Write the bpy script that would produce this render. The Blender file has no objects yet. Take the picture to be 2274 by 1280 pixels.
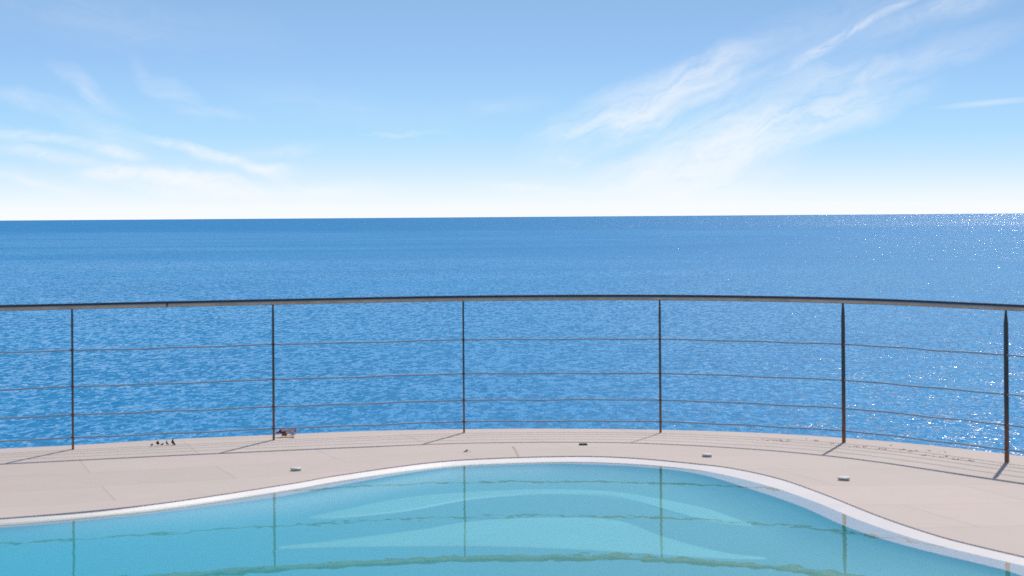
import bpy, bmesh, math, random
from mathutils import Vector, Matrix
R = math.radians
sc = bpy.context.scene
random.seed(7)

# ------------------------------------------------------------------ camera
F = 4422.0                     # focal length in pixels of a 2274 px wide picture (70 mm lens)
RHO = R(0.403)                 # the horizon leans a little
EYE = 1.6
cd = bpy.data.cameras.new('camera')
cam = bpy.data.objects.new('camera', cd)
sc.collection.objects.link(cam)
cd.sensor_width = 36; cd.lens = 36 * F / 2274
cd.shift_y = -158 / 2274
cd.clip_start = 0.1; cd.clip_end = 500000
right = Vector((math.cos(RHO), 0, -math.sin(RHO)))
up = Vector((math.sin(RHO), 0, math.cos(RHO)))
back = Vector((0, -1, 0))
m = Matrix((right, up, back)).transposed().to_4x4()
m.translation = Vector((0, 0, EYE))
cam.matrix_world = m
cd.dof.use_dof = True; cd.dof.focus_distance = 260; cd.dof.aperture_fstop = 8.5
sc.camera = cam

# ------------------------------------------------------------------ world
SUN_AZ, SUN_EL = 19.0, 49.0
w = bpy.data.worlds.new('World'); sc.world = w; w.use_nodes = True
nt = w.node_tree; nt.nodes.clear()

class NB:
    """tiny node building helper"""
    def __init__(s, tree): s.t = tree
    def n(s, typ, **kw):
        nd = s.t.nodes.new(typ)
        for k, v in kw.items(): setattr(nd, k, v)
        return nd
    def link(s, a, b): s.t.links.new(a, b)
    def put(s, sock, v):
        if hasattr(v, 'is_output') or isinstance(v, bpy.types.NodeSocket): s.t.links.new(v, sock)
        else: sock.default_value = v
    def math(s, op, a, b=None, c=None, clamp=False):
        nd = s.n('ShaderNodeMath', operation=op, use_clamp=clamp)
        s.put(nd.inputs[0], a)
        if b is not None: s.put(nd.inputs[1], b)
        if c is not None: s.put(nd.inputs[2], c)
        return nd.outputs[0]
    def vmath(s, op, a, b=None):
        nd = s.n('ShaderNodeVectorMath', operation=op)
        s.put(nd.inputs[0], a)
        if b is not None: s.put(nd.inputs[1], b)
        return nd.outputs[0]
    def comb(s, x, y, z):
        nd = s.n('ShaderNodeCombineXYZ')
        for i, v in enumerate((x, y, z)): s.put(nd.inputs[i], v)
        return nd.outputs[0]
    def sep(s, v):
        nd = s.n('ShaderNodeSeparateXYZ'); s.put(nd.inputs[0], v)
        return nd.outputs
    def mix(s, f, a, b, blend='MIX'):
        nd = s.n('ShaderNodeMix', data_type='RGBA', blend_type=blend)
        s.put(nd.inputs[0], f); s.put(nd.inputs[6], a); s.put(nd.inputs[7], b)
        return nd.outputs[2]
    def maprange(s, v, a, b, c, d, interp='LINEAR'):
        nd = s.n('ShaderNodeMapRange', interpolation_type=interp)
        s.put(nd.inputs[0], v)
        for i, x in enumerate((a, b, c, d)): nd.inputs[i + 1].default_value = x
        return nd.outputs[0]
    def ramp(s, v, stops, interp='LINEAR'):
        nd = s.n('ShaderNodeValToRGB'); cr = nd.color_ramp; cr.interpolation = interp
        while len(cr.elements) < len(stops): cr.elements.new(0.5)
        for e, (p, c) in zip(cr.elements, stops):
            e.position = p; e.color = c if len(c) == 4 else (*c, 1)
        s.put(nd.inputs[0], v)
        return nd.outputs[0]
    def noise(s, vec, scale, detail=2, rough=0.5, dist=0.0, dim='3D'):
        nd = s.n('ShaderNodeTexNoise', noise_dimensions=dim)
        s.put(nd.inputs['Vector'], vec)
        nd.inputs['Scale'].default_value = scale; nd.inputs['Detail'].default_value = detail
        nd.inputs['Roughness'].default_value = rough; nd.inputs['Distortion'].default_value = dist
        return nd.outputs
    def mapping(s, vec, loc, rot, scl, typ='TEXTURE'):
        nd = s.n('ShaderNodeMapping', vector_type=typ)
        s.put(nd.inputs[0], vec)
        nd.inputs[1].default_value = loc; nd.inputs[2].default_value = rot; nd.inputs[3].default_value = scl
        return nd.outputs[0]

def lin(r, g, b):
    f = lambda c: (c / 255 / 12.92) if c / 255 <= 0.04045 else ((c / 255 + 0.055) / 1.055) ** 2.4
    return (f(r), f(g), f(b), 1)

b = NB(nt)
tc = b.n('ShaderNodeTexCoord')
dx, dy, dz = b.sep(tc.outputs['Generated'])
sky = b.n('ShaderNodeTexSky', sky_type='NISHITA')
sky.sun_disc = False
sky.sun_elevation = R(SUN_EL); sky.sun_rotation = R(SUN_AZ)
sky.air_density = 1.0; sky.dust_density = 1.5; sky.ozone_density = 1.5
skyc = b.vmath('SCALE', sky.outputs[0]); nt.nodes[-1].inputs['Scale'].default_value = 0.11
el = b.math('ARCSINE', dz)                                   # radians
elpx = b.math('MULTIPLY', el, F)
low = b.ramp(b.math('DIVIDE', elpx, 2000.0, clamp=True), [
    (0.0, lin(250, 252, 255)), (0.011, lin(247, 252, 255)), (0.031, lin(229, 245, 255)),
    (0.061, lin(200, 232, 255)), (0.090, lin(178, 223, 254)), (0.132, lin(165, 211, 252)),
    (0.177, lin(154, 198, 245)), (0.240, lin(145, 187, 233)), (0.30, lin(128, 178, 231)), (0.42, lin(104, 160, 226)), (1.0, lin(70, 130, 208))])
f_hi = b.maprange(el, R(22), R(45), 0, 1, 'SMOOTHSTEP')
base = b.mix(f_hi, low, skyc)
# cirrus: oriented soft blobs over the sea, feathered with stretched noise
inv = b.math('DIVIDE', F, b.math('MAXIMUM', dy, 0.2))
U = b.math('MULTIPLY', dx, inv); V = b.math('MULTIPLY', dz, inv)
front = b.maprange(dy, 0.25, 0.5, 0, 1)
uv = b.comb(U, V, 0.0)
wn = b.noise(uv, 0.006, 4, 0.6)
warp = b.vmath('SUBTRACT', wn[1], (0.5, 0.5, 0.5))
wv = b.n('ShaderNodeVectorMath', operation='SCALE'); b.link(warp, wv.inputs[0]); wv.inputs['Scale'].default_value = 80
uvw = b.vmath('ADD', uv, wv.outputs[0])
def clouds(lst, ang, stretch, seed, sc_, warp_=uvw):
    tot = None
    for (x, y, L, W, a, s) in lst:
        mp = b.mapping(warp_, (x - 1137, 482 - y, 0), (0, 0, R(a)), (L * 1.15, W * 1.35, 1000))
        g = b.n('ShaderNodeTexGradient', gradient_type='SPHERICAL'); b.link(mp, g.inputs[0])
        q = b.math('MULTIPLY', b.math('POWER', g.outputs[1], 0.9), s)
        tot = q if tot is None else b.math('ADD', tot, q)
    nm = b.mapping(uvw, (seed, seed * 2, 0), (0, 0, R(ang)), (stretch, 1, 1))
    n1 = b.noise(nm, sc_, 8, 0.66, 0.6)[0]
    n2 = b.maprange(n1, 0.34, 0.70, 0.0, 1.0)
    return b.math('MULTIPLY', tot, b.math('ADD', b.math('MULTIPLY', n2, 1.15), 0.16))
cr_ = clouds([
    (1440, 235, 280, 62, 22, 0.75), (1440, 262, 110, 30, 30, 0.6), (1340, 285, 130, 26, 10, 0.55), (1560, 165, 120, 30, 20, 0.35),
    (1660, 305, 330, 62, 20, 0.75), (1850, 262, 250, 44, 17, 0.55), (1540, 350, 210, 52, 20, 0.6), (1480, 400, 230, 42, 5, 0.45), (1640, 370, 180, 50, 15, 0.4),
    (1500, 440, 320, 26, 2, 0.45),
  (1870, 165, 140, 30, 12, 0.42), (2060, 130, 240, 34, 17, 0.34),
    (1760, 80, 340, 40, 25, 0.2), (1700, 195, 320, 34, 22, 0.2), (2130, 20, 260, 30, 20, 0.22),
    (1100, 235, 150, 18, 6, 0.16), (1260, 360, 60, 7, 0, 0.3), (1180, 420, 120, 16, -4, 0.45),
], 24, 4.5, 11, 0.022)
wl = b.n('ShaderNodeVectorMath', operation='SCALE'); b.link(warp, wl.inputs[0]); wl.inputs['Scale'].default_value = 22
uvl = b.vmath('ADD', uv, wl.outputs[0])
cs_ = clouds([(1930, 55, 190, 8, 27, 0.5), (1880, 80, 240, 20, 27, 0.25), (1820, 118, 90, 10, 33, 0.5), (2080, 20, 160, 16, 24, 0.3), (1600, 205, 170, 10, 24, 0.2),
    (1530, 210, 130, 8, 24, 0.3), (1600, 250, 150, 8, 26, 0.2), (1690, 130, 200, 14, 24, 0.16), (80, 297, 110, 11, -3, 0.5), (270, 335, 60, 11, -14, 0.55),
    (420, 322, 110, 11, -14, 0.5), (530, 352, 90, 11, -18, 0.45), (245, 378, 60, 14, 0, 0.9), (340, 382, 130, 13, -4, 0.9), (440, 405, 110, 13, -15, 0.7), (700, 420, 120, 12, 0, 0.5), (600, 367, 50, 9, 5, 0.6), (60, 395, 120, 8, -12, 0.4), (115, 340, 120, 12, -8, 0.5), (1180, 416, 90, 8, -3, 0.5)], 24, 4.5, 61, 0.03, uvl)
cl_ = clouds([
    (205, 195, 110, 22, -35, 0.32), (385, 205, 90, 26, -35, 0.28), (320, 150, 60, 14, -55, 0.12), (235, 290, 110, 34, -25, 0.36), (60, 225, 170, 22, -5, 0.24),
    (60, 300, 150, 16, -2, 0.35), (110, 340, 180, 18, -6, 0.35), (250, 328, 90, 14, -12, 0.35),
    (430, 325, 150, 13, -14, 0.45), (530, 355, 130, 14, -18, 0.45), (245, 378, 80, 22, 0, 0.75),
    (390, 395, 180, 26, -8, 0.9), (480, 415, 140, 28, -12, 0.6), (600, 367, 60, 14, 5, 0.55), (720, 425, 190, 26, 0, 0.5),
    (90, 400, 180, 20, -12, 0.35), (240, 30, 420, 60, -8, 0.12), (490, 245, 90, 10, 0, 0.25), (905, 298, 100, 5, 0, 0.3), (620, 330, 90, 12, 3, 0.3),
    (780, 240, 320, 34, -12, 0.1),
], -12, 5, 37, 0.022)
th = b.mapping(b.vmath('ADD', uv, (0, 0, 0)), (2200 - 1137, 482 - 236, 0), (0, 0, R(5)), (140, 9, 1000))
g = b.n('ShaderNodeTexGradient', gradient_type='SPHERICAL'); b.link(th, g.inputs[0])
thin = b.math('MULTIPLY', g.outputs[1], 0.42)
cs = b.math('MULTIPLY', b.math('ADD', b.math('ADD', b.math('ADD', cr_, cs_), cl_), thin), front)
# high thin cirrus elsewhere
hp = b.vmath('DIVIDE', tc.outputs['Generated'], b.comb(b.math('ADD', b.math('MAXIMUM', dz, 0.0), 0.15), b.math('ADD', b.math('MAXIMUM', dz, 0.0), 0.15), 1.0))
hn = b.noise(b.mapping(hp, (3, 1, 0), (0, 0, R(30)), (3, 1, 1)), 1.6, 6, 0.6, 0.5)[0]
hc = b.math('MULTIPLY', b.maprange(hn, 0.5, 0.75, 0, 0.35), b.maprange(el, R(9), R(18), 0, 1))
cd_ = b.math('ADD', cs, hc)
cd_ = b.math('SUBTRACT', 1.0, b.math('EXPONENT', b.math('MULTIPLY', cd_, -0.95)))
colr = b.mix(cd_, base, lin(252, 253, 255))
bg = b.n('ShaderNodeBackground'); b.link(colr, bg.inputs[0]); bg.inputs[1].default_value = 1.0
wo = b.n('ShaderNodeOutputWorld'); b.link(bg.outputs[0], wo.inputs[0])

# ------------------------------------------------------------------ sun
sd = bpy.data.lights.new('sun', 'SUN'); sd.energy = 3.6; sd.angle = R(0.53); sd.color = (1.0, 0.955, 0.90)
so = bpy.data.objects.new('sun', sd); sc.collection.objects.link(so)
sun_dir = Vector((math.sin(R(SUN_AZ)) * math.cos(R(SUN_EL)), math.cos(R(SUN_AZ)) * math.cos(R(SUN_EL)), math.sin(R(SUN_EL))))
so.rotation_euler = sun_dir.to_track_quat('Z', 'Y').to_euler()
so.location = (0, 0, 30)

sc.view_settings.view_transform = 'Standard'; sc.view_settings.look = 'None'
sc.view_settings.exposure = 0.0; sc.view_settings.gamma = 1.0
sc.render.engine = 'CYCLES'
sc.cycles.use_denoising = False
sc.cycles.use_adaptive_sampling = False
sc.cycles.max_bounces = 8; sc.cycles.transparent_max_bounces = 12
sc.cycles.sample_clamp_indirect = 4
sc.cycles.sample_clamp_direct = 0

# ------------------------------------------------------------------ helpers
def P(x, y, z=0.0):
    """the point of the plane at height z that the picture shows at pixel x, y"""
    xc, yc = (x - 1137) / F, (482 - y) / F
    wx = xc * math.cos(RHO) + yc * math.sin(RHO)
    wz = -xc * math.sin(RHO) + yc * math.cos(RHO)
    t = (z - EYE) / wz
    return Vector((wx * t, t, z))

def link(o, parent=None, **props):
    sc.collection.objects.link(o)
    if parent: o.parent = parent
    for k, v in props.items(): o[k] = v
    return o

def mesh_obj(name, verts, faces, mat, parent=None, smooth=False, **props):
    me = bpy.data.meshes.new(name); me.from_pydata([tuple(v) for v in verts], [], faces); me.update()
    if smooth:
        for p in me.polygons: p.use_smooth = True
    me.materials.append(mat)
    return link(bpy.data.objects.new(name, me), parent, **props)

def bm_obj(name, bm, mat, parent=None, smooth=False, **props):
    me = bpy.data.meshes.new(name); bm.to_mesh(me); bm.free()
    if smooth:
        for p in me.polygons: p.use_smooth = True
    me.materials.append(mat)
    return link(bpy.data.objects.new(name, me), parent, **props)

def empty(name, loc, **props):
    o = bpy.data.objects.new(name, None); o.location = loc; o.empty_display_size = 0.1
    return link(o, None, **props)

def catmull(pts, n=12, closed=False):
    out = []; N = len(pts)
    rng = range(N) if closed else range(N - 1)
    for i in rng:
        g = (lambda k: pts[k % N]) if closed else (lambda k: pts[min(max(k, 0), N - 1)])
        p0, p1, p2, p3 = g(i - 1), g(i), g(i + 1), g(i + 2)
        if not closed and i == 0: p0 = p1 * 2 - p2
        if not closed and i == N - 2: p3 = p2 * 2 - p1
        for k in range(n):
            t = k / n
            out.append(0.5 * ((2 * p1) + (p2 - p0) * t + (2 * p0 - 5 * p1 + 4 * p2 - p3) * t * t + (3 * p1 - p0 - 3 * p2 + p3) * t ** 3))
    if not closed: out.append(pts[-1].copy())
    return out

def tube(path, rad, seg=10, flat=1.0):
    verts, faces = [], []
    n = len(path)
    for i, p in enumerate(path):
        d = (path[min(i + 1, n - 1)] - path[max(i - 1, 0)]).normalized()
        s = d.cross(Vector((0, 0, 1))).normalized(); u = s.cross(d).normalized()
        for k in range(seg):
            a = 2 * math.pi * k / seg
            verts.append(p + s * math.cos(a) * rad + u * math.sin(a) * rad * flat)
    for i in range(n - 1):
        for k in range(seg):
            a, c = i * seg + k, i * seg + (k + 1) % seg
            faces.append((a, c, c + seg, a + seg))
    faces.append(tuple(range(seg))); faces.append(tuple((n - 1) * seg + k for k in reversed(range(seg))))
    return verts, faces

def material(name):
    mt = bpy.data.materials.new(name); mt.use_nodes = True
    t = mt.node_tree; t.nodes.clear()
    nb = NB(t)
    out = nb.n('ShaderNodeOutputMaterial')
    return mt, nb, out

def simple(name, col, rough=0.6, metal=0.0, var=0.12, scale=30.0, bump=0.0):
    mt, nb, out = material(name)
    tc = nb.n('ShaderNodeTexCoord')
    n = nb.noise(tc.outputs['Object'], scale, 5, 0.6)[0]
    c = nb.mix(nb.maprange(n, 0.3, 0.7, 0, 1), tuple(x * (1 - var) for x in col[:3]) + (1,), tuple(min(1, x * (1 + var)) for x in col[:3]) + (1,))
    p = nb.n('ShaderNodeBsdfPrincipled'); nb.link(c, p.inputs['Base Color'])
    p.inputs['Roughness'].default_value = rough; p.inputs['Metallic'].default_value = metal
    if bump:
        bn = nb.n('ShaderNodeBump'); bn.inputs['Strength'].default_value = bump; bn.inputs['Distance'].default_value = 0.002
        nb.link(n, bn.inputs['Height']); nb.link(bn.outputs[0], p.inputs['Normal'])
    nb.link(p.outputs[0], out.inputs[0])
    return mt

# ------------------------------------------------------------------ materials
def sea_material():
    mt, nb, out = material('sea_water')
    geo = nb.n('ShaderNodeNewGeometry')
    pos = geo.outputs['Position']
    px, py, pz = nb.sep(pos)
    # wave slopes: three sizes of waves, each an independent slope field
    def slopes(scale, detail, rough, amp, stretch=1.0, ang=0.0, off=0.0, deep=1.0):
        mp = nb.mapping(pos, (off, off * 1.7, 0), (0, 0, R(ang)), (stretch, deep, 1))
        o = nb.noise(mp, scale, detail, rough)[1]
        v = nb.vmath('SUBTRACT', o, (0.5, 0.5, 0.5))
        s = nb.n('ShaderNodeVectorMath', operation='SCALE'); nb.link(v, s.inputs[0]); nb.put(s.inputs['Scale'], amp)
        return s.outputs[0]
    # wind patches
    pm = nb.mapping(pos, (40, 10, 0), (0, 0, R(8)), (2.2, 1, 1))
    patch = nb.maprange(nb.noise(pm, 0.011, 3, 0.55)[0], 0.3, 0.7, 0.72, 1.28)
    patch2 = nb.maprange(nb.noise(pos, 0.06, 2, 0.5)[0], 0.3, 0.7, 0.8, 1.2)
    far = nb.maprange(py, 1400.0, 2300.0, 1.0, 1.8, 'SMOOTHSTEP')
    calm = nb.math('SUBTRACT', 1.0, nb.math('MULTIPLY', nb.maprange(py, 900, 1300, 0, 0.35, 'SMOOTHSTEP'), nb.maprange(py, 1500, 2100, 1, 0, 'SMOOTHSTEP')))
    amp = nb.math('MULTIPLY', nb.math('MULTIPLY', patch, patch2), nb.math('MULTIPLY', far, calm))
    s1 = slopes(0.60, 1, 0.5, 0.50, 1.9, 2, 0.0, 1.5)
    s2 = slopes(2.6, 2, 0.6, 2.5, 1.2, -1, 33.0, 3.4)
    gust = nb.maprange(nb.noise(pos, 0.22, 3, 0.6)[0], 0.38, 0.70, 0.28, 0.54)
    s3 = slopes(8.0, 1, 0.5, gust, 1.2, 5, 71.0)
    sca = nb.n('ShaderNodeVectorMath', operation='SCALE'); nb.link(nb.vmath('ADD', s1, s2), sca.inputs[0]); nb.link(amp, sca.inputs['Scale'])
    sx, sy, _ = nb.sep(sca.outputs[0])
    scb = nb.n('ShaderNodeVectorMath', operation='SCALE'); nb.link(s3, scb.inputs[0]); nb.link(nb.maprange(py, 1400.0, 2300.0, 1.0, 0.66, 'SMOOTHSTEP'), scb.inputs['Scale'])
    tx, ty, _ = nb.sep(scb.outputs[0])
    # the wave faces one sees from the shore lean towards it: the far sides of the waves are hidden
    rect = nb.math('SMOOTH_MAX', nb.math('MULTIPLY', nb.math('SUBTRACT', sy, nb.maprange(py, 110, 420, -0.015, 0.035)), 5.0), 0.0, 0.03)
    rect = nb.math('SMOOTH_MIN', rect, 0.25, 0.08)                 # steeper faces would break
    lean = nb.math('MULTIPLY', nb.maprange(py, 120, 700, 0.016, 0.066), nb.math('MULTIPLY', far, patch))
    sy2 = nb.math('MULTIPLY', nb.math('ADD', nb.math('ADD', rect, nb.math('MAXIMUM', ty, -0.02)), lean), -1.0)
    sx = nb.math('ADD', nb.math('MULTIPLY', sx, 0.35), nb.math('MULTIPLY', tx, 0.7))
    nrm = nb.vmath('NORMALIZE', nb.comb(sx, sy2, 1.0))
    p = nb.n('ShaderNodeBsdfPrincipled')
    nb.link(nb.mix(nb.maprange(nb.noise(pos, 0.02, 2, 0.5)[0], 0.3, 0.7, 0, 1), (0.0, 0.220, 0.445, 1), (0.0, 0.250, 0.495, 1)), p.inputs['Base Color'])
    p.inputs['Roughness'].default_value = 0.14
    p.inputs['IOR'].default_value = 1.34
    nb.link(nrm, p.inputs['Normal'])
    nb.link(p.outputs[0], out.inputs[0])
    return mt

def pool_water_material():
    mt, nb, out = material('pool_water')
    geo = nb.n('ShaderNodeNewGeometry'); pos = geo.outputs['Position']
    o1 = nb.noise(nb.mapping(pos, (0, 0, 0), (0, 0, R(10)), (1.5, 1, 1)), 2.5, 1, 0.5)[1]
    o2 = nb.noise(nb.mapping(pos, (5, 5, 0), (0, 0, R(-12)), (1.0, 1.0, 1)), 12.0, 2, 0.5)[1]
    def sc2(v, a):
        s = nb.n('ShaderNodeVectorMath', operation='SCALE'); nb.link(nb.vmath('SUBTRACT', v, (0.5, 0.5, 0.5)), s.inputs[0]); nb.put(s.inputs['Scale'], a)
        return s.outputs[0]
    wind = nb.maprange(nb.noise(pos, 0.9, 2, 0.5)[0], 0.35, 0.65, 0.0035, 0.0085)
    s = nb.vmath('ADD', sc2(o1, 0.0025), sc2(o2, wind))
    sx, sy, _ = nb.sep(s)
    nrm = nb.vmath('NORMALIZE', nb.comb(nb.math('MULTIPLY', sx, 2.0), sy, 1.0))
    fr = nb.n('ShaderNodeFresnel'); fr.inputs[0].default_value = 1.44; nb.link(nrm, fr.inputs['Normal'])
    tr = nb.n('ShaderNodeBsdfTransparent'); tr.inputs[0].default_value = (0.96, 0.99, 1.0, 1)
    gl = nb.n('ShaderNodeBsdfGlossy'); gl.inputs['Roughness'].default_value = 0.0; gl.inputs[0].default_value = (0.72, 1.0, 1.0, 1); nb.link(nrm, gl.inputs['Normal'])
    mx = nb.n('ShaderNodeMixShader'); nb.link(fr.outputs[0], mx.inputs[0]); nb.link(tr.outputs[0], mx.inputs[1]); nb.link(gl.outputs[0], mx.inputs[2])
    nb.link(mx.outputs[0], out.inputs[0])
    return mt

def deck_material():
    mt, nb, out = material('deck_stone')
    geo = nb.n('ShaderNodeNewGeometry'); pos = geo.outputs['Position']
    big = nb.maprange(nb.noise(pos, 0.7, 4, 0.6)[0], 0.3, 0.7, 0, 1)
    c = nb.mix(big, (0.515, 0.418, 0.345, 1), (0.475, 0.412, 0.330, 1))
    mid = nb.maprange(nb.noise(pos, 3.5, 5, 0.65, 0.6)[0], 0.35, 0.7, 0, 1)
    c = nb.mix(nb.math('MULTIPLY', mid, 0.6), c, (0.56, 0.435, 0.395, 1))
    # slabs: slightly different tones and thin joints
    br = nb.n('ShaderNodeTexBrick'); nb.link(nb.mapping(pos, (0.3, 0.1, 0), (0, 0, R(17)), (1, 1, 1)), br.inputs[0])
    br.inputs['Color1'].default_value = (0.90, 0.90, 0.89, 1); br.inputs['Color2'].default_value = (1.04, 1.03, 1.02, 1); br.inputs['Mortar'].default_value = (0.66, 0.62, 0.60, 1)
    br.inputs['Scale'].default_value = 1.0; br.inputs['Mortar Size'].default_value = 0.006; br.inputs['Mortar Smooth'].default_value = 0.3
    br.inputs['Brick Width'].default_value = 1.6; br.inputs['Row Height'].default_value = 0.8
    c = nb.mix(0.6, c, nb.mix(1.0, c, br.outputs[0], 'MULTIPLY'))
    st = nb.maprange(nb.noise(pos, 9.0, 6, 0.7, 1.0)[0], 0.56, 0.74, 0, 0.3)
    c = nb.mix(st, c, (0.42, 0.35, 0.29, 1))
    fine = nb.noise(pos, 120, 3, 0.6)[0]
    c = nb.mix(nb.maprange(fine, 0.3, 0.7, 0, 0.12), c, (0.36, 0.32, 0.29, 1))
    p = nb.n('ShaderNodeBsdfPrincipled'); nb.link(c, p.inputs['Base Color']); p.inputs['Roughness'].default_value = 0.8
    bn = nb.n('ShaderNodeBump'); bn.inputs['Strength'].default_value = 0.25; bn.inputs['Distance'].default_value = 0.002
    nb.link(fine, bn.inputs['Height']); nb.link(bn.outputs[0], p.inputs['Normal'])
    nb.link(p.outputs[0], out.inputs[0])
    return mt

def metal_material(name, col, rust=(0.16, 0.055, 0.018), rough=0.3, metal=1.0, low=0.0, amount=0.5, scale=18.0):
    """steel with rust staining that grows towards the foot"""
    mt, nb, out = material(name)
    tc = nb.n('ShaderNodeTexCoord'); o = tc.outputs['Object']
    x, y, z = nb.sep(o)
    n = nb.noise(o, scale, 5, 0.65)[0]
    n2 = nb.noise(o, scale * 5, 3, 0.6)[0]
    f = nb.maprange(n, 0.42, 0.66, 0.0, amount)
    if low: f = nb.math('ADD', f, nb.math('MULTIPLY', nb.maprange(z, 0.0, 0.42, 1.0, 0.0), low), clamp=True)
    c = nb.mix(f, (*col, 1), (*rust, 1))
    c = nb.mix(nb.maprange(n2, 0.3, 0.7, 0, 0.25), c, tuple(v * 0.6 for v in col) + (1,))
    p = nb.n('ShaderNodeBsdfPrincipled'); nb.link(c, p.inputs['Base Color'])
    p.inputs['Metallic'].default_value = metal
    nb.link(nb.maprange(f, 0, 1, rough, 0.75), p.inputs['Roughness'])
    nb.link(nb.math('MULTIPLY', nb.math('SUBTRACT', 1.0, f), metal), p.inputs['Metallic'])
    nb.link(p.outputs[0], out.inputs[0])
    return mt

M_SEA = sea_material()
M_POOL = pool_water_material()
M_DECK = deck_material()
M_WHITE = simple('white_coping', (0.62, 0.565, 0.525), 0.55, var=0.05, scale=4)
M_TEAL, nb, out = material('teal_basin')
geo = nb.n('ShaderNodeNewGeometry'); gx, gy, gz = nb.sep(geo.outputs['Position'])
wob = nb.math('ADD', gx, nb.math('MULTIPLY', nb.noise(geo.outputs['Position'], 0.6, 2, 0.5)[0], 1.5))
c = nb.mix(nb.maprange(wob, -1.6, 1.4, 0, 1, 'SMOOTHSTEP'), (0.0, 0.53, 0.62, 1), (0.055, 0.45, 0.44, 1))     # bluer towards the left, greener towards the right
p = nb.n('ShaderNodeBsdfPrincipled'); nb.link(c, p.inputs['Base Color']); p.inputs['Roughness'].default_value = 0.6
nb.link(p.outputs[0], out.inputs[0])
M_PALE = simple('pale_step', (0.165, 0.68, 0.64), 0.6, var=0.05, scale=2)  # paler colour paints in the brighter light through shallower water
M_STEEL = metal_material('handrail_steel', (0.52, 0.43, 0.34), rough=0.28, amount=0.3, scale=6, metal=0.95)
M_BLUE = simple('dark_rail_reflection', (0.020, 0.040, 0.075), 0.25, var=0.3, scale=8)  # navy colour for the dark reflection along the tube's top
M_POST = metal_material('post_steel', (0.060, 0.062, 0.050), rust=(0.30, 0.115, 0.035), rough=0.5, metal=0.3, low=1.0, amount=0.3)
M_WIRE = metal_material('rod_steel', (0.26, 0.36, 0.42), rough=0.6, amount=0.1, metal=0.0, scale=9)
M_CAP = simple('white_plastic', (0.60, 0.57, 0.48), 0.5, var=0.06)
M_RIM = simple('grey_plastic', (0.42, 0.38, 0.31), 0.6)
M_DARK = simple('dark_metal', (0.05, 0.055, 0.05), 0.5)
M_JOINT = simple('joint_sand', (0.42, 0.31, 0.22), 0.9)
M_WALL = simple('sea_wall_stone', (0.32, 0.29, 0.25), 0.9, var=0.3, scale=0.8, bump=0.5)
M_LEAF = simple('dry_leaf', (0.10, 0.055, 0.03), 0.7, var=0.5)
M_RED = simple('red_bract', (0.36, 0.05, 0.03), 0.6, var=0.5)
M_PETAL = simple('white_petal', (0.75, 0.66, 0.68), 0.6, var=0.1)
M_ORANGE = simple('orange_leaf', (0.55, 0.16, 0.03), 0.6, var=0.3)
M_CRUMB = simple('dark_crumb', (0.16, 0.15, 0.10), 0.9, var=0.3)

# ------------------------------------------------------------------ sea
SEA_Z = -10.0
verts, faces = [(0, 0, SEA_Z)], []
rad = []; r = 8.0
while r < 260000: rad.append(r); r *= 1.35
NS = 96
for r in rad:
    for k in range(NS):
        a = 2 * math.pi * k / NS; verts.append((r * math.cos(a), r * math.sin(a), SEA_Z))
for k in range(NS): faces.append((0, 1 + k, 1 + (k + 1) % NS))
for i in range(len(rad) - 1):
    for k in range(NS):
        a, c = 1 + i * NS + k, 1 + i * NS + (k + 1) % NS
        faces.append((a, a + NS, c + NS, c))
mesh_obj('sea', verts, faces, M_SEA, kind='structure')

# ------------------------------------------------------------------ outlines
WATER = 0.03; POOL_Z = 0.052
outer_px = [(0, 1151), (335, 1120), (644, 1074), (750, 1055.5), (956, 1027), (1111, 1017), (1291, 1013), (1420, 1018), (1550, 1030), (1629, 1040),
            (1732, 1063), (1835, 1099), (1912, 1130), (1989, 1159), (2092, 1192), (2196, 1218), (2274, 1236)]
inner_px = [(0, 1174), (155, 1161), (361, 1140), (515, 1120), (608, 1107), (722, 1086), (853, 1061), (956, 1045), (1028, 1038.5), (1162, 1033), (1265, 1032),
            (1420, 1038.5), (1550, 1054), (1680, 1092), (1783, 1128), (1876, 1170), (1964, 1200), (2067, 1228), (2196, 1259), (2274, 1282)]
V2 = lambda x, y: Vector((x, y, 0))
flat = lambda v: Vector((v.x, v.y, 0))
o0 = [flat(P(x, y, POOL_Z)) for x, y in outer_px]
i0 = [flat(P(x, y, 0.015)) for x, y in inner_px]
back_o = [V2(2.62, 8.3), V2(2.85, 7.2), V2(2.8, 6.0), V2(2.3, 4.8), V2(1.1, 4.0), V2(-0.8, 3.8), V2(-2.8, 4.2), V2(-4.2, 5.3), V2(-4.9, 7.0), V2(-4.6, 8.8), V2(-3.7, 9.95)]
CP = V2(-0.4, 8.3)
def inset(p, d): 
    q = (CP - p).normalized(); return p + q * d
back_i = [inset(p, 0.25) for p in back_o[1:]]
def polar(pts, n):
    """resample a closed star-shaped outline at n even angles around the pool's middle"""
    pts = catmull(pts, 10, True); res = []
    segs = list(zip(pts, pts[1:] + pts[:1]))
    for k in range(n):
        a = 2 * math.pi * k / n; d = V2(math.cos(a), math.sin(a)); best = None
        for p, q in segs:
            e = q - p; den = d.x * e.y - d.y * e.x
            if abs(den) < 1e-12: continue
            w_ = p - CP
            t = (w_.x * e.y - w_.y * e.x) / den; s = (w_.x * d.y - w_.y * d.x) / den
            if t > 0 and -1e-6 <= s <= 1 + 1e-6 and (best is None or t > best): best = t
        res.append(CP + d * best)
    return res
NP = 480
LO = polar(o0 + back_o, NP); LI = polar(i0 + back_i, NP)
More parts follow.
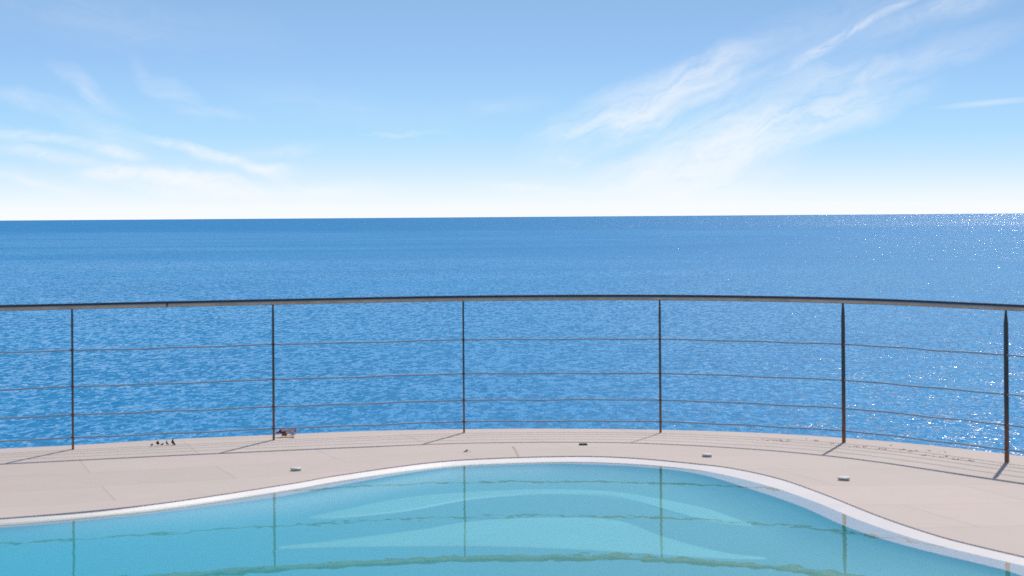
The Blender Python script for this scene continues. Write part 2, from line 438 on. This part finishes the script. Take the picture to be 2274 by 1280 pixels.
# the railing line and the deck's sea edge
post_px = [(162, 998), (608, 977), (1030.5, 961), (1467, 961), (1874, 983), (2236, 1027)]
posts = [P(x, y, 0) for x, y in post_px]
posts = [V2(-5.75, 12.72), V2(-4.42, 13.36)] + [flat(p) for p in posts] + [V2(3.86, 11.55), V2(4.35, 10.2)]
rail = catmull(posts, 24)
def offset(path, d):
    out = []
    for i, p in enumerate(path):
        t = (path[min(i + 1, len(path) - 1)] - path[max(i - 1, 0)]).normalized()
        out.append(p + Vector((-t.y, t.x, 0)) * d)
    return out
edge_px = [(0, 997), (162, 989), (400, 975), (608, 966), (820, 957.5), (1030, 953.5), (1250, 952.5), (1467, 955), (1670, 961), (1874, 973), (2060, 989), (2274, 1014)]
edge = [flat(P(x, y, 0)) for x, y in edge_px]
edge_loop = [V2(-14, 6), V2(-11, 10.0), V2(-7.5, 12.5), V2(-5.6, 13.1)] + edge + [V2(4.15, 11.55), V2(4.7, 10.0), V2(5.4, 8.0), V2(7.5, 5.5), V2(13, 3), V2(16, -8), V2(8, -22), V2(-8, -22), V2(-16, -8), V2(-16, 0)]
LE = polar(edge_loop, NP)

# ------------------------------------------------------------------ deck
rings = [0.0, 0.0, 0.08, 0.2, 0.4, 0.6, 0.8, 0.93, 1.0]
verts, faces = [], []
for j, t in enumerate(rings):
    for k in range(NP):
        p = LO[k].lerp(LE[k], t)
        z = POOL_Z * max(0.0, 1 - (p - LO[k]).length / 1.6)
        if j == 0: z = POOL_Z - 0.05; p = LO[k]
        verts.append((p.x, p.y, z))
nr = len(rings)
for k in range(NP): verts.append((LE[k].x, LE[k].y, -0.16))
for j in range(nr):
    for k in range(NP):
        a, c = j * NP + k, j * NP + (k + 1) % NP
        faces.append((a, a + NP, c + NP, c))
mesh_obj('deck', verts, faces, M_DECK, smooth=False, kind='structure')
# masonry carrying the deck, down into the sea
verts, faces = [], []
for z, s in ((-0.162, -0.06), (-4, 0.15), (SEA_Z - 2, 0.5)):
    for k in range(NP):
        d = (LE[k] - CP).normalized(); verts.append((LE[k].x + d.x * s, LE[k].y + d.y * s, z))
for j in range(2):
    for k in range(NP):
        a, c = j * NP + k, j * NP + (k + 1) % NP
        faces.append((a, a + NP, c + NP, c))
mesh_obj('terrace_wall', verts, faces, M_WALL, kind='structure')

# ------------------------------------------------------------------ pool
def tfrac(p):           # how far down the white band the waterline lies
    x = p.x
    pts = [(-3, 0.35), (-1.6, 0.35), (-0.9, 0.5), (-0.3, 0.8), (0.8, 0.8), (1.2, 0.62), (1.9, 0.45), (3, 0.45)]
    if x <= pts[0][0]: return pts[0][1]
    for (a, va), (c, vc) in zip(pts, pts[1:]):
        if x <= c: return va + (vc - va) * (x - a) / (c - a)
    return pts[-1][1]
verts, faces = [], []
prof = 6
for k in range(NP):
    t = tfrac(LO[k]); d = (LI[k] - LO[k])
    o_ = LO[k] - d.normalized() * 0.05
    row = [(o_, WATER + min(0.017, 0.42 * t * d.length)), (LO[k], WATER + min(0.017, 0.42 * t * d.length)), (LO[k] + d * t * 0.9, WATER + 0.0015), (LO[k] + d * t, WATER), (LI[k], WATER - 0.012), (LI[k], WATER - 0.16)]
    for p, z in row: verts.append((p.x, p.y, z))
for k in range(NP):
    for j in range(prof - 1):
        a, c = k * prof + j, ((k + 1) % NP) * prof + j
        faces.append((a, a + 1, c + 1, c))
cop = mesh_obj('pool_coping', verts, faces, M_WHITE, kind='structure')
cop.data.materials.append(M_TEAL)
for i, p in enumerate(cop.data.polygons):
    if i % (prof - 1) == prof - 2: p.material_index = 1
FLOOR = WATER - 0.075
verts = []
for t, z in ((0.0, WATER - 0.0125), (0.05, WATER - 0.045), (0.45, FLOOR + 0.002), (0.8, FLOOR)):
    for k in range(NP):
        d = (CP - LI[k]).normalized(); p = LI[k] + d * t; verts.append((p.x, p.y, z))
verts.append((CP.x, CP.y, FLOOR))
faces = [(j * NP + k, j * NP + (k + 1) % NP, (j + 1) * NP + (k + 1) % NP, (j + 1) * NP + k) for j in range(3) for k in range(NP)]
faces += [(3 * NP + k, 3 * NP + (k + 1) % NP, 4 * NP) for k in range(NP)]
mesh_obj('pool_floor', verts, faces, M_TEAL, smooth=True, kind='structure')
mesh_obj('pool_water', [(LO[k].x, LO[k].y, WATER) for k in range(NP)] + [(CP.x, CP.y, WATER)], [(k, (k + 1) % NP, NP) for k in range(NP)], M_POOL, smooth=True, kind='structure')
def shelf(name, top, bot, h):
    n = 60
    def res(pts):
        c = catmull([flat(P(x, y, FLOOR + h)) for x, y in pts], 20)
        L = [0]
        for a, d in zip(c, c[1:]): L.append(L[-1] + (d - a).length)
        out = []
        for k in range(n + 1):
            s = L[-1] * k / n; i = max(j for j in range(len(L)) if L[j] <= s + 1e-9); i = min(i, len(c) - 2)
            f = (s - L[i]) / max(1e-9, L[i + 1] - L[i]); out.append(c[i].lerp(c[i + 1], f))
        return out
    A, B = res(top), res(bot)
    lip = [p + (q - p).normalized() * -0.0 + V2(0, -0.05) for p, q in zip(B, A)]     # the step's edge slopes off gently
    verts = [(p.x, p.y, FLOOR + h) for p in A] + [(p.x, p.y, FLOOR + h) for p in B] + [(p.x, p.y, FLOOR - 0.002) for p in lip] + [(p.x, p.y + 0.05, FLOOR - 0.002) for p in A]
    N = n + 1; faces = []
    for k in range(n):
        for j in range(2): faces.append((j * N + k, (j + 1) * N + k, (j + 1) * N + k + 1, j * N + k + 1))
    mesh_obj(name, verts, faces, M_PALE, kind='structure')
shelf('pool_step', [(690, 1147), (750, 1135), (905, 1105), (1059, 1092), (1214, 1087), (1368, 1093), (1550, 1125), (1672, 1166)],
      [(690, 1148), (750, 1147), (905, 1131), (1045, 1106), (1214, 1093.5), (1368, 1103), (1550, 1150), (1672, 1167)], 0.006)
shelf('pool_step', [(620, 1214), (750, 1200), (930, 1177), (1059, 1157), (1214, 1150), (1368, 1156), (1472, 1192), (1600, 1226), (1700, 1238)],
      [(620, 1215), (750, 1211), (956, 1209), (1060, 1209), (1214, 1213), (1368, 1221), (1472, 1228), (1600, 1236), (1700, 1239)], 0.004)

# ------------------------------------------------------------------ railing
rl = empty('railing', (0, 0, 0), label='curved steel railing with flat posts and four thin rods along the sea edge', category='railing')
v, f = tube([Vector((p.x, p.y, 0.9935)) for p in rail], 0.0185, 20)
mesh_obj('handrail', v, f, M_STEEL, rl, smooth=True)
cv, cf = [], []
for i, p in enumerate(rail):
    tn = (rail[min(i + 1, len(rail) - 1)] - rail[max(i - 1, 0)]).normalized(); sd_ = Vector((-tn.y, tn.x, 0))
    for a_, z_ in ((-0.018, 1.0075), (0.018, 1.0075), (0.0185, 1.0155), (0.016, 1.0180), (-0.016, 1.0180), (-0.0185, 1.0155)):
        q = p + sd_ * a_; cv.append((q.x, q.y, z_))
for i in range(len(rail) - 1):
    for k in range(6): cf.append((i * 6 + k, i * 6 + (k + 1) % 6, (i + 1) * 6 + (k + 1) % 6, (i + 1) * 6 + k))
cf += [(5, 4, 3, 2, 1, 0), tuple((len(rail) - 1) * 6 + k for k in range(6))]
mesh_obj('reflection_bar', cv, cf, M_BLUE, rl)  # added strip: the dark reflection on the tube's top, built as a bar
for i in (12,):
    q = P(408, 668, 0.995)
    j = min(range(len(rail)), key=lambda k: abs(rail[k].x - q.x))
    v, f = tube([Vector((rail[j].x, rail[j].y, 0.9935)), Vector((rail[j].x, rail[j].y, 0.9935)) + (rail[j + 1] - rail[j]).normalized() * 0.012], 0.0195, 20)
    mesh_obj('joint_ring', v, f, M_POST, rl, smooth=False)
rod_h = [0.69, 0.437, 0.240, 0.081]
for h in rod_h:
    path = []
    for k, p in enumerate(rail):
        ph = (k % 24) / 24
        path.append(Vector((p.x, p.y, h + 0.0025 * math.sin(k * 0.61 + h * 40) * math.sin(math.pi * ph) - 0.004 * math.sin(math.pi * ph))))
    v, f = tube(path, 0.0055, 8)
    mesh_obj('rod', v, f, M_WIRE, rl, smooth=True)
def post_mesh():
    bm = bmesh.new(); w2, t2 = 0.017, 0.0056
    prof = [(-w2, 0), (w2, 0), (w2, 0.885), (0.004, 0.978), (-0.004, 0.978), (-w2, 0.885)]
    a = [bm.verts.new((x, -t2, z)) for x, z in prof]; c = [bm.verts.new((x, t2, z)) for x, z in prof]
    bm.faces.new(a); bm.faces.new(list(reversed(c)))
    n = len(prof)
    for i in range(n): bm.faces.new((a[i], c[i], c[(i + 1) % n], a[(i + 1) % n]))
    bmesh.ops.recalc_face_normals(bm, faces=bm.faces)
    bmesh.ops.bevel(bm, geom=list(bm.edges), offset=0.0012, segments=1, affect='EDGES')
    me = bpy.data.meshes.new('post'); bm.to_mesh(me); bm.free(); me.materials.append(M_POST)
    return me
pm_ = post_mesh()
v, f = tube([Vector((0, -0.009, 0)), Vector((0, 0.009, 0))], 0.0095, 12)
cm = bpy.data.meshes.new('rod_collar'); cm.from_pydata([tuple(q) for q in v], [], f); cm.materials.append(M_POST)
for i, p in enumerate(posts):
    t = (posts[min(i + 1, len(posts) - 1)] - posts[max(i - 1, 0)]).normalized()
    o = bpy.data.objects.new('post', pm_); o.location = (p.x, p.y, 0)
    o.rotation_euler = (0, 0, math.atan2(t.y, t.x) + math.pi / 2)
    link(o, rl)
    for h in rod_h:
        c = bpy.data.objects.new('rod_collar', cm); c.location = (0, 0, h); link(c, o)

# ------------------------------------------------------------------ small things on the deck
def deck_z(p):
    d = (flat(p) - CP); a = math.atan2(d.y, d.x) % (2 * math.pi); k = int(round(a / (2 * math.pi) * NP)) % NP
    return POOL_Z * max(0.0, 1 - (flat(p) - LO[k]).length / 1.6)
def on_deck(x, y):
    p = P(x, y, 0.02)
    for _ in range(4): p = P(x, y, deck_z(p))
    return p
def lathe(profile, seg=28):
    verts, faces = [], []
    for r_, z in profile:
        for k in range(seg):
            a = 2 * math.pi * k / seg; verts.append((r_ * math.cos(a), r_ * math.sin(a), z))
    for i in range(len(profile) - 1):
        for k in range(seg):
            a, c = i * seg + k, i * seg + (k + 1) % seg
            faces.append((a, c, c + seg, a + seg))
    faces.append(tuple((len(profile) - 1) * seg + k for k in range(seg)))
    return verts, faces
def cap(x, y, s, label):
    t = empty('round_floor_light', on_deck(x, y), label=label, category='floor light', group='white round caps on the deck')
    v, f = lathe([(0.031 * s, -0.004), (0.031 * s, 0.010), (0.029 * s, 0.012)]); mesh_obj('rim', v, f, M_RIM, t, smooth=False)
    v, f = lathe([(0.029 * s, 0.008), (0.036 * s, 0.0125), (0.036 * s, 0.016), (0.031 * s, 0.020), (0.015 * s, 0.0215)]); mesh_obj('lid', v, f, M_CAP, t, smooth=False)
cap(657, 1046, 1.0, 'white round cap on the deck left of the pool, below the second post')
cap(1570, 1015, 0.95, 'white round cap on the deck just behind the right half of the pool curve')
cap(1874, 1067, 1.05, 'white round cap on the deck right of the pool, in front of the dark post')
t = empty('deck_drain', on_deck(1037, 1004), label='small dark domed drain on the pale deck behind the pool', category='drain')
v, f = lathe([(0.024, -0.003), (0.024, 0.003), (0.018, 0.006), (0.008, 0.009)], 20); mesh_obj('grate', v, f, M_DARK, t)
v, f = lathe([(0.007, 0.008), (0.007, 0.014), (0.004, 0.016)], 12); mesh_obj('knob', v, f, M_DARK, t)
p = on_deck(1295, 989)
bm = bmesh.new(); bmesh.ops.create_cube(bm, size=1, matrix=Matrix.Translation((0, 0, 0.006)) @ Matrix.Diagonal((0.056, 0.045, 0.014, 1)))
bmesh.ops.bevel(bm, geom=list(bm.edges), offset=0.002, segments=2, affect='EDGES')
o = bm_obj('deck_vent', bm, M_DARK, None, label='small dark rectangular cover on the deck right of the pool centre', category='cover'); o.location = p
for i in range(4):
    bm = bmesh.new(); bmesh.ops.create_cube(bm, size=1, matrix=Matrix.Translation((-0.018 + i * 0.012, 0, 0.0135)) @ Matrix.Diagonal((0.004, 0.036, 0.002, 1)))
    bm_obj('slat', bm, M_RIM, o)

def leaf(L, W, curl, rnd):
    """a dried curled leaf"""
    verts, faces = [], []
    n = 6
    for i in range(n + 1):
        t_ = i / n; wd = W * math.sin(math.pi * min(0.98, t_ + 0.03)) ** 0.8 + 0.0004
        z = 0.003 + curl * L * (t_ - 0.5) ** 2 * 2 + rnd.uniform(0, 0.002)
        for s in (-1, 0, 1): verts.append((L * (t_ - 0.5), s * wd, z + abs(s) * wd * curl))
    for i in range(n):
        for s in range(2): a = i * 3 + s; faces.append((a, a + 3, a + 4, a + 1))
    k = len(verts); verts += [(x, y, z - 0.0012) for x, y, z in verts]
    faces += [tuple(q + k for q in reversed(fc)) for fc in faces]
    return verts, faces
rnd = random.Random(5)
for i, (x, y, L, lab, tilt) in enumerate([(337, 992, 0.030, 'small flat dried leaf leftmost on the deck rim', 0.1), (349, 990.5, 0.040, 'brown dried leaf second from the left on the deck rim', 0.5),
        (361, 990.5, 0.026, 'short brown leaf beside the two dark curled leaves', 0.3), (368, 989, 0.036, 'curled dark leaf leaning up at the deck edge', 0.9),
        (380, 989, 0.050, 'tallest dark dried leaf standing at the deck edge', 1.2)]):
    v, f = leaf(L, L * 0.33, 0.8, rnd)
    o = mesh_obj('dried_leaf', v, f, M_LEAF, None, label=lab, category='leaf', group='dried leaves by the left railing')
    o.location = on_deck(x, y) + Vector((0, 0, 0.35 * L * math.sin(tilt))); o.rotation_euler = (tilt * 0.6, -tilt, rnd.uniform(0, 3))
t = empty('fallen_blossom', on_deck(638, 971), label='wilted red and white blossom lying at the foot of the second post', category='blossom')
def petals(name, mat, n, spots, L):
    verts, faces = [], []
    for i in range(n):
        cx, cz = spots[i % len(spots)]
        v, f = leaf(L * rnd.uniform(0.7, 1.2), L * 0.38, rnd.uniform(0.3, 1.1), rnd)
        M = Matrix.Translation((cx + rnd.uniform(-.010, .010), rnd.uniform(-.03, .02), cz + rnd.uniform(-.004, .008))) @ Matrix.Rotation(rnd.uniform(0, 6.3), 4, 'Z') @ Matrix.Rotation(rnd.uniform(-1.2, 1.2), 4, 'X') @ Matrix.Rotation(rnd.uniform(-0.6, 0.6), 4, 'Y')
        k = len(verts); verts += [tuple(M @ Vector(q)) for q in v]; faces += [tuple(a + k for a in fc) for fc in f]
    mesh_obj(name, verts, faces, mat, t)
petals('petal', M_PETAL, 16, [(-0.04, 0.048), (-0.02, 0.034), (0.0, 0.03), (0.02, 0.022), (0.035, 0.018), (0.02, 0.042), (0.045, 0.045)], 0.034)
petals('bract', M_RED, 8, [(-0.055, 0.042), (-0.052, 0.028), (-0.035, 0.022), (-0.02, 0.020)], 0.032)
petals('bract', M_RED, 4, [(0.058, 0.045), (0.06, 0.04)], 0.030)
petals('leaf_litter', M_ORANGE, 6, [(-0.03, 0.012), (-0.015, 0.012)], 0.036)
# stems joining the blossom
stem_v, stem_f = [], []
for (x0, z0), (x1, z1) in (((-0.055, 0.04), (-0.02, 0.008)), ((0.06, 0.045), (0.02, 0.01)), ((-0.02, 0.008), (0.03, 0.01)), ((0.03, 0.012), (0.045, 0.003))):
    v, f = tube([Vector((x0, 0, z0)), Vector(((x0 + x1) / 2, 0.004, (z0 + z1) / 2 - 0.004)), Vector((x1, 0, z1))], 0.0016, 6)
    k = len(stem_v); stem_v += v; stem_f += [tuple(a + k for a in fc) for fc in f]
mesh_obj('stem', stem_v, stem_f, M_LEAF, t)
# the sanded joint between two deck slabs
jp = [on_deck(1139, 992), on_deck(1146, 1003), on_deck(1151, 1014)]
jv = []
for q in jp: jv += [(q.x - 0.006, q.y, q.z + 0.002), (q.x + 0.006, q.y, q.z + 0.002)]
mesh_obj('deck_joint', jv, [(0, 1, 3, 2), (2, 3, 5, 4)], M_JOINT, kind='structure')
# crumbs of dry moss along the sea rim on the right
verts, faces = [], []
clusters = [(1705, 976, 20, 8), (1727, 978, 26, 14), (1745, 980, 14, 8), (1788, 975, 10, 4), (1811, 979, 10, 8), (1845, 986, 16, 6), (1893, 992, 16, 8), (1917, 993, 12, 9),
            (1955, 998, 26, 14), (1980, 990, 8, 4), (2003, 999, 14, 6), (2025, 1003, 18, 14), (2060, 1001, 10, 5), (2062, 1011, 24, 10), (2095, 1015, 22, 10), (2125, 1020, 18, 10), (2152, 1023, 14, 10), (1680, 980, 20, 4), (2090, 1006, 20, 4)]
for (x, y, wpx, n) in clusters:
    for _ in range(n):
        p = on_deck(x + rnd.gauss(0, wpx * 0.4), y + rnd.gauss(0, 0.9))
        s = rnd.uniform(0.003, 0.0075); k = len(verts)
        vs = [(rnd.uniform(.6, 1.2) * s * a, rnd.uniform(.6, 1.2) * s * b_ * 1.3, c_) for a, b_, c_ in ((1, 0, 0), (0, 1, 0), (-1, 0, 0), (0, -1, 0), (0, 0, s * 0.9))]
        verts += [(p.x + a, p.y + b_, p.z + c_ - 0.0003) for a, b_, c_ in vs]
        faces += [(k, k + 1, k + 4), (k + 1, k + 2, k + 4), (k + 2, k + 3, k + 4), (k + 3, k, k + 4)]
mesh_obj('moss_crumbs', verts, faces, M_CRUMB, None, kind='stuff', label='dark crumbs of dry moss scattered along the deck rim', category='moss')
